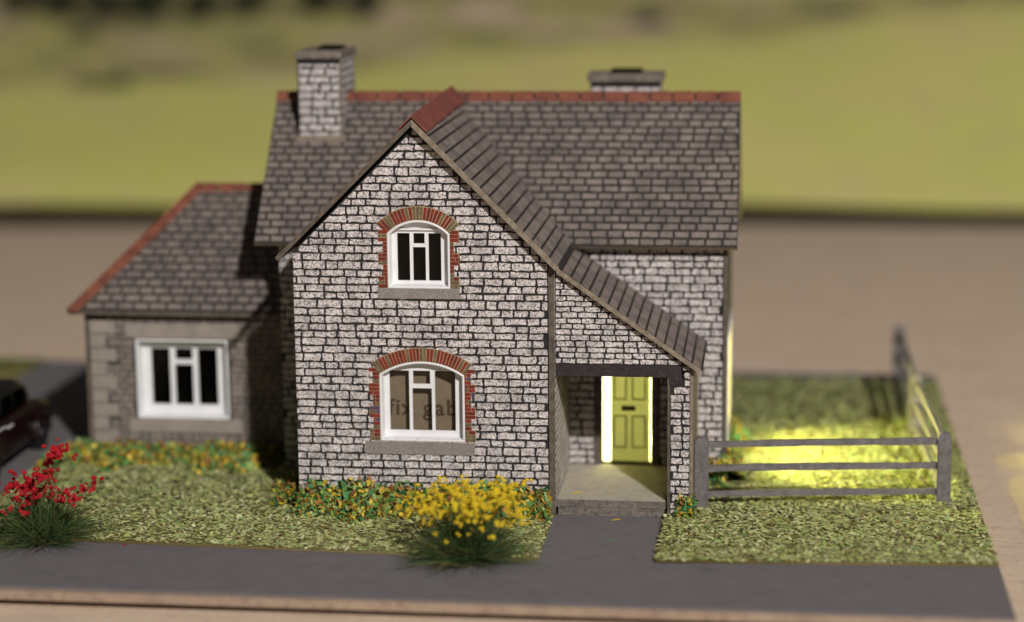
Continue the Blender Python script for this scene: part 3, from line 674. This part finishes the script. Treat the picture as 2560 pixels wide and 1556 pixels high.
# ================================================================== THE FENCE
def fence():
    f = empty('post_and_rail_fence', (15.27, 1.94, 0)); tag(f, 'grey plastic three rail fence around the side lawn', 'fence')
    rg = random.Random(4)
    pts = [(9.52, 1.0), (15.27, 1.94), (15.0, 8.3), (14.93, 14.9)]
    for i, (x, y) in enumerate(pts):
        bm = bmesh.new(); w = .165; h = 1.76
        lv = [(0, w), (h-.14, w*1.02), (h-.05, w*.86), (h, w*.5)]; rings = []
        for z, ww in lv:
            rings.append([bm.verts.new((x+a*ww+rg.uniform(-.008, .008), y+b*ww, z+.02)) for a, b in ((-1, -1), (1, -1), (1, 1), (-1, 1))])
        for r in range(3):
            for k in range(4): bm.faces.new((rings[r][k], rings[r][(k+1) % 4], rings[r+1][(k+1) % 4], rings[r+1][k]))
        bm.faces.new(rings[-1]); bm.faces.new(list(reversed(rings[0])))
        bmesh.ops.bevel(bm, geom=bm.edges[:], offset=.022, segments=2, affect='EDGES')
        frombm('post', bm, M['fence'], f)
    for (p, q) in zip(pts[:-1], pts[1:]):
        d = (Vector(q)-Vector(p)).normalized(); nrm = Vector((-d.y, d.x))
        a = Vector(p)+d*.1; b = Vector(q)-d*.1
        for zc, dz in ((1.58, 0), (1.0, -.02), (.37, -.03)):
            bm = bmesh.new(); n = 14; rings = []
            for i in range(n+1):
                t = i/n; c = a.lerp(b, t); z = zc+dz*t+.012*math.sin(t*5)
                hw = .075+rg.uniform(-.010, .010); th = .055
                rings.append([bm.verts.new((c.x+nrm.x*s*th, c.y+nrm.y*s*th, z+v*hw)) for s, v in ((-1, -1), (1, -1), (1, 1), (-1, 1))])
            for r in range(n):
                for k in range(4): bm.faces.new((rings[r][k], rings[r][(k+1) % 4], rings[r+1][(k+1) % 4], rings[r+1][k]))
            bm.faces.new(rings[0]); bm.faces.new(rings[-1])
            frombm('rail', bm, M['fence'], f)
fence()

# ================================================================== FLOWER TUFTS
def blob_mesh(name, seed, m):
    rg = random.Random(seed); bm = bmesh.new()
    for k in range(4):
        c = Vector((rg.uniform(-.8, .8), rg.uniform(-.8, .8), rg.uniform(-1., 1.))); s = rg.uniform(.35, .62)
        r = bmesh.ops.create_icosphere(bm, subdivisions=1, radius=1)
        for v in r['verts']: v.co = c+v.co*s*rg.uniform(.7, 1.3)
    me = bpy.data.meshes.new(name); bm.to_mesh(me); bm.free(); me.materials.append(m); return me
def tuft(loc, label, seed, m, nfl, spread, height, size, fibre_r, clusters):
    rg = random.Random(seed); root = empty('flower_tuft', loc); tag(root, label, 'flower tuft')
    V, F, C = [], [], []; L0 = Vector(loc)
    def blade(b, tip, w, col):
        k = len(V); mid = b.lerp(tip, .5)+Vector((rg.uniform(-.06, .06), rg.uniform(-.06, .06), rg.uniform(0, .12)))
        s = (tip-b).cross(Vector((rg.uniform(-1, 1), rg.uniform(-1, 1), rg.uniform(-.3, .3)))).normalized()*w
        V.extend([b-s, b+s, mid-s*.8, mid+s*.8, tip]); F.extend([(k, k+1, k+3, k+2), (k+2, k+3, k+4)]); C.extend([col+(1,)]*5)
    pal = [(.03, .06, .015), (.04, .085, .02), (.018, .04, .014), (.085, .12, .03), (.12, .095, .03), (.045, .08, .035)]
    for i in range(1900):
        a = rg.uniform(0, 2*math.pi); el = .04+1.45*rg.random()**1.35; ln = rg.uniform(.4, 1.)*fibre_r*(1.0-.22*min(1, el))
        b = L0+Vector((rg.gauss(0, .22), rg.gauss(0, .18), .0)); d = Vector((math.cos(a)*math.cos(el), math.sin(a)*math.cos(el), math.sin(el)*.78))
        c = rg.choice(pal); f_ = rg.uniform(.7, 1.3)
        tip = b+d*ln; tip.z = max(tip.z, .03); blade(b, tip, rg.uniform(.005, .011), tuple(v*f_ for v in c))
    heads = []
    for (cx, cz, sx, sz, n) in clusters:
        for i in range(n):
            heads.append(L0+Vector((rg.gauss(cx, sx), rg.gauss(0, spread*.35), max(.25, rg.gauss(cz, sz)))))
    for h in heads:
        blade(L0+Vector((rg.gauss(0, .2), rg.gauss(0, .15), 0)), h, .010, (.06, .10, .03))
    o = raw('foliage', V, F, M['flake'], root, colors=C)
    meshes = [blob_mesh('blossom', seed*10+i, m) for i in range(6)]
    for h in heads:
        e = bpy.data.objects.new('blossom', rg.choice(meshes)); COL.objects.link(e); e.parent = root; e.location = h-L0
        s = size*rg.uniform(.6, 1.35); e.scale = (s*rg.uniform(.8, 1.3), s, s*rg.uniform(.8, 1.5)); e.rotation_euler = (rg.uniform(0, 6), rg.uniform(0, 6), rg.uniform(0, 6))
M['redflock'] = mat('red_flock', (.50, .018, .03), (.34, .012, .02), 7, rough=.9, bump=(30, .8), spec=.1)
M['yellowflock'] = mat('yellow_flock', (.84, .63, .04), (.70, .50, .025), 5, rough=.9, bump=(30, .8), spec=.1)
tuft((-5.45, -2.95, .02), 'red flowered grass tuft beside the drive and dark car', 71, M['redflock'], 0, 1.6, 2, .088, 2.05,
     [(-.45, 1.15, .45, .13, 44), (.15, 1.55, .14, .12, 20), (.35, 1.95, .07, .12, 14), (.55, 2.05, .05, .05, 5), (.45, 1.15, .35, .2, 18), (.95, 1.15, .12, .12, 7), (-.6, .75, .3, .15, 12), (1.25, 1.3, .06, .06, 4)])
tuft((4.50, -3.50, .02), 'yellow flowered grass tuft at the edge of the lawn below the cottage', 72, M['yellowflock'], 0, 1.8, 2, .060, 2.05,
     [(-.75, 1.32, .34, .17, 50), (.1, 1.45, .42, .18, 85), (.75, 1.42, .3, .22, 60), (-1.0, 1.15, .2, .12, 20), (.15, 1.2, .45, .15, 55), (1.15, 1.15, .15, .25, 12), (-.4, .85, .55, .12, 8)])

# ================================================================== YELLOW MARKS AND LOOSE CHIPS ON THE BOARD
M['pale_mark'] = mat('pale_yellow', (.76, .62, .34), (.68, .53, .34), 1.5, .35, .65, .8, ((.62, .50, .33), 4, .6, .72, .6))  # pale yellow for the flat irregular sheets laid on the board
def pale_mark(loop, label):
    o = prism('yellow_mark', [(x, y, -.432+.0005*x) for x, y in loop], (0, 0, .008), M['pale_mark']); tag(o, label, 'paint mark'); return o
pale_mark([(17.1, 7.55), (17.16, 7.3), (17.4, 7.12), (17.8, 7.0), (18.6, 7.08), (20.5, 7.0), (20.5, 8.4), (18.2, 8.5), (17.6, 8.38), (17.25, 8.2), (17.08, 7.9)], 'short yellow mark on the fibreboard, farther from the road')
pale_mark([(17.55, 6.15), (17.3, 5.9), (17.2, 5.4), (17.12, 4.5), (17.2, 3.3), (17.14, 2.2), (17.24, 1.0), (17.5, -.3), (18.3, -.6), (20.5, -.6), (20.5, 6.3), (18.2, 6.22)], 'long yellow mark on the fibreboard beside the lawn edge')

def chip(p, l, w, yaw, m, label):
    c, s_ = math.cos(yaw), math.sin(yaw); pts = [(-.5, -.3), (-.2, -.5), (.4, -.4), (.5, .1), (.2, .5), (-.4, .3)]
    o = prism('scatter_chip', [(p[0]+a*l*c-b*w*s_, p[1]+a*l*s_+b*w*c, p[2]+.02*a) for a, b in pts], (0, 0, .012), m); tag(o, label, 'scatter chip')
chip((6.55, .75, .392), .26, .07, .5, M['yellowflock'], 'yellow chip lying on the porch floor')
chip((7.55, -.12, .006), .22, .05, .15, M['yellowflock'], 'yellow chip on the path just below the porch step')
M['greenchip'] = mat('green_chip', (.12, .42, .12), (.1, .3, .1), 5)
chip((7.55, -1.75, .006), .10, .06, .2, M['greenchip'], 'green chip lying on the path between the lawns')
chip((-3.45, -3.12, .006), .10, .07, .3, M['redflock'], 'red chip lying on the grey road by the left lawn edge')

# ================================================================== THE CAR
def car():
    c = empty('parked_car', (-9.35, 3.5, 0)); tag(c, 'dark maroon and black old saloon parked on the grey drive', 'car')
    x0, x1 = -10.35, -8.28; xm = (x0+x1)/2
    def prof(name, pts, xa, xb, m, parent, bev, seg=4):
        bm = bmesh.new(); vs = [bm.verts.new((xa, p[0], p[1])) for p in pts]; bm.faces.new(vs)
        r = bmesh.ops.extrude_face_region(bm, geom=bm.faces[:]); bmesh.ops.translate(bm, vec=(xb-xa, 0, 0), verts=[v for v in r['geom'] if isinstance(v, bmesh.types.BMVert)])
        bmesh.ops.recalc_face_normals(bm, faces=bm.faces[:])
        bmesh.ops.bevel(bm, geom=bm.edges[:], offset=bev, segments=seg, affect='EDGES', profile=.5)
        return frombm(name, bm, m, parent, True)
    body = prof('body', [(.7, .35), (6.15, .35), (6.35, .8), (6.1, 1.2), (5.4, 1.35), (2.6, 1.38), (.9, 1.28), (.6, .9)], x0, x1, M['car'], c, .16)
    cab = prof('cabin', [(2.3, 1.30), (2.7, 1.85), (3.3, 2.15), (4.3, 2.17), (5.0, 1.9), (5.5, 1.30)], x0+.22, x1-.2, M['carblack'], c, .3)
    for ya, yb in ((2.95, 3.7), (3.85, 4.7)):
        for xx in (x1-.205, x0+.215):
            w = box('window', (xx-.01, ya, 1.46), (xx+.012, yb, 1.88), M['glass'], c, .004)
    box('rear_window', (xm-.5, 5.02, 1.5), (xm+.5, 5.06, 1.78), M['glass'], c)
    for yy in (1.6, 5.25):
        for xx in (x0-.02, x1+.02):
            s = 1 if xx > xm else -1
            bm = bmesh.new(); bmesh.ops.create_cone(bm, cap_ends=True, segments=24, radius1=.43, radius2=.43, depth=.26, matrix=Matrix.Translation((xx-s*.1, yy, .43)) @ Matrix.Rotation(R(90), 4, 'Y'))
            wl_ = frombm('wheel', bm, M['tyre'], c)
            bm = bmesh.new(); bmesh.ops.create_cone(bm, cap_ends=True, segments=20, radius1=.22, radius2=.2, depth=.05, matrix=Matrix.Translation((xx+s*.045, yy, .43)) @ Matrix.Rotation(R(90), 4, 'Y'))
            frombm('hubcap', bm, M['carblack'], wl_)
            prof('wing', [(yy-.62, .40), (yy-.48, .86), (yy-.15, 1.06), (yy+.15, 1.06), (yy+.48, .86), (yy+.62, .40), (yy+.5, .42), (yy, .9), (yy-.5, .42)], min(xx+s*.1, xx-s*.3), max(xx+s*.1, xx-s*.3), M['car'], c, .05, 2)
    box('bumper', (x0-.02, 6.36, .62), (x1+.06, 6.50, .82), M['carblack'], c, .04)
    box('bumper', (x0+.05, .44, .5), (x1-.05, .56, .66), M['chrome'], c, .04)
    box('door_handle', (x1-.01, 2.75, 1.17), (x1+.05, 3.1, 1.23), M['chrome'], c, .015)
    box('trim', (x1-.005, 1.3, 1.24), (x1+.03, 2.6, 1.29), M['chrome'], c, .01)
    for xx in (x0+.3, x1-.3):
        bm = bmesh.new(); bmesh.ops.create_uvsphere(bm, u_segments=14, v_segments=8, radius=.17, matrix=Matrix.Translation((xx, .72, .95))); frombm('headlight', bm, M['chrome'], c, True)
    for xx in (x0+.2, x1-.2):
        bm = bmesh.new(); bmesh.ops.create_uvsphere(bm, u_segments=10, v_segments=6, radius=.08, matrix=Matrix.Translation((xx, 6.33, 1.0))); frombm('tail_light', bm, M['chrome'], c, True)
car()

# ================================================================== HILL TREES AND BUSHES
M['leaf'] = mat('dark_leaves', (.03, .04, .028), (.05, .06, .03), .5, rough=.9, spec=.1)
M['leaf2'] = mat('dull_leaves', (.085, .10, .05), (.06, .075, .04), .5, rough=.9, spec=.1)
def crown(cx, cy, cz, rx, ry, rz_, n, rg, m, parent, name='crown'):
    V, F = [], []
    lobes = [(rg.uniform(-.6, .6), rg.uniform(-.5, .5), rg.uniform(-.4, .5), rg.uniform(.4, .65)) for _ in range(7)]
    for i in range(n):
        lx, ly, lzz, lr = rg.choice(lobes); d = Vector((rg.gauss(0, 1), rg.gauss(0, 1), rg.gauss(0, 1))).normalized()*lr*rg.uniform(.6, 1.05)
        p = Vector((cx+(lx+d.x)*rx, cy+(ly+d.y)*ry, cz+(lzz+d.z)*rz_)); s = rg.uniform(.10, .22)*(rx+rz_)*.4
        a = Vector((rg.gauss(0, 1), rg.gauss(0, 1), rg.gauss(0, 1))).normalized(); b = a.cross(Vector((rg.gauss(0, 1), rg.gauss(0, 1), rg.gauss(0, 1)))).normalized()
        k = len(V); V += [p-a*s, p+b*s*.6, p+a*s, p-b*s*.6]; F.append((k, k+1, k+2, k+3))
    return raw(name, V, F, m, parent)
def tree(x, y, h, w, seed, label):
    rg = random.Random(seed); z = hz(x, y); t = empty('tree', (x, y, z)); tag(t, label, 'tree', 'dark trees along the top of the hill')
    bm = bmesh.new(); bmesh.ops.create_cone(bm, cap_ends=True, segments=8, radius1=.22, radius2=.1, depth=h*.6, matrix=Matrix.Translation((x, y, z+h*.3-.1))); frombm('trunk', bm, M['bark'], t)
    crown(x, y, z+h*.42, w, w*.8, h*.5, 420, rg, M['leaf'], t)
ORD = ['leftmost', 'second from the left', 'third from the left', 'fourth from the left', 'fifth from the left', 'sixth from the left']
TL = ['dark blurred hilltop tree, %s of the longer row of six' % o for o in ORD]+['dark blurred hilltop tree, left one of the pair above the near chimney', 'dark blurred hilltop tree, right one of the pair above the near chimney']
for i, (x, y, h, w) in enumerate([(-31.0, 70.8, 3.4, 1.5), (-28.2, 70.5, 3.6, 1.7), (-25.6, 70.4, 3.3, 1.7), (-23.0, 70.6, 3.8, 1.8), (-20.2, 70.3, 3.5, 1.7), (-17.9, 70.7, 3.2, 1.4), (-13.9, 70.8, 3.5, 1.5), (-11.4, 70.8, 3.2, 1.3)]):
    tree(x, y-1.5, h*.72, w, 100+i, TL[i])
def bush(x, y, w, h, seed, label):
    rg = random.Random(seed); z = hz(x, y); t = empty('bush', (x, y, z)); tag(t, label, 'bush')
    crown(x, y, z+h*.35, w, w*.6, h*.6, 260, rg, M['leaf2'], t, 'foliage')
bush(4.3, 68.3, 1.1, 1.1, 201, 'dull green bush on the hill above the far chimney')
bush(-26.6, 66.2, 1.2, 1.0, 202, 'blurred bush at the far left of the hill')
bush(-24.0, 60.8, 1.9, .55, 203, 'low blurred bush above the smooth field at left')
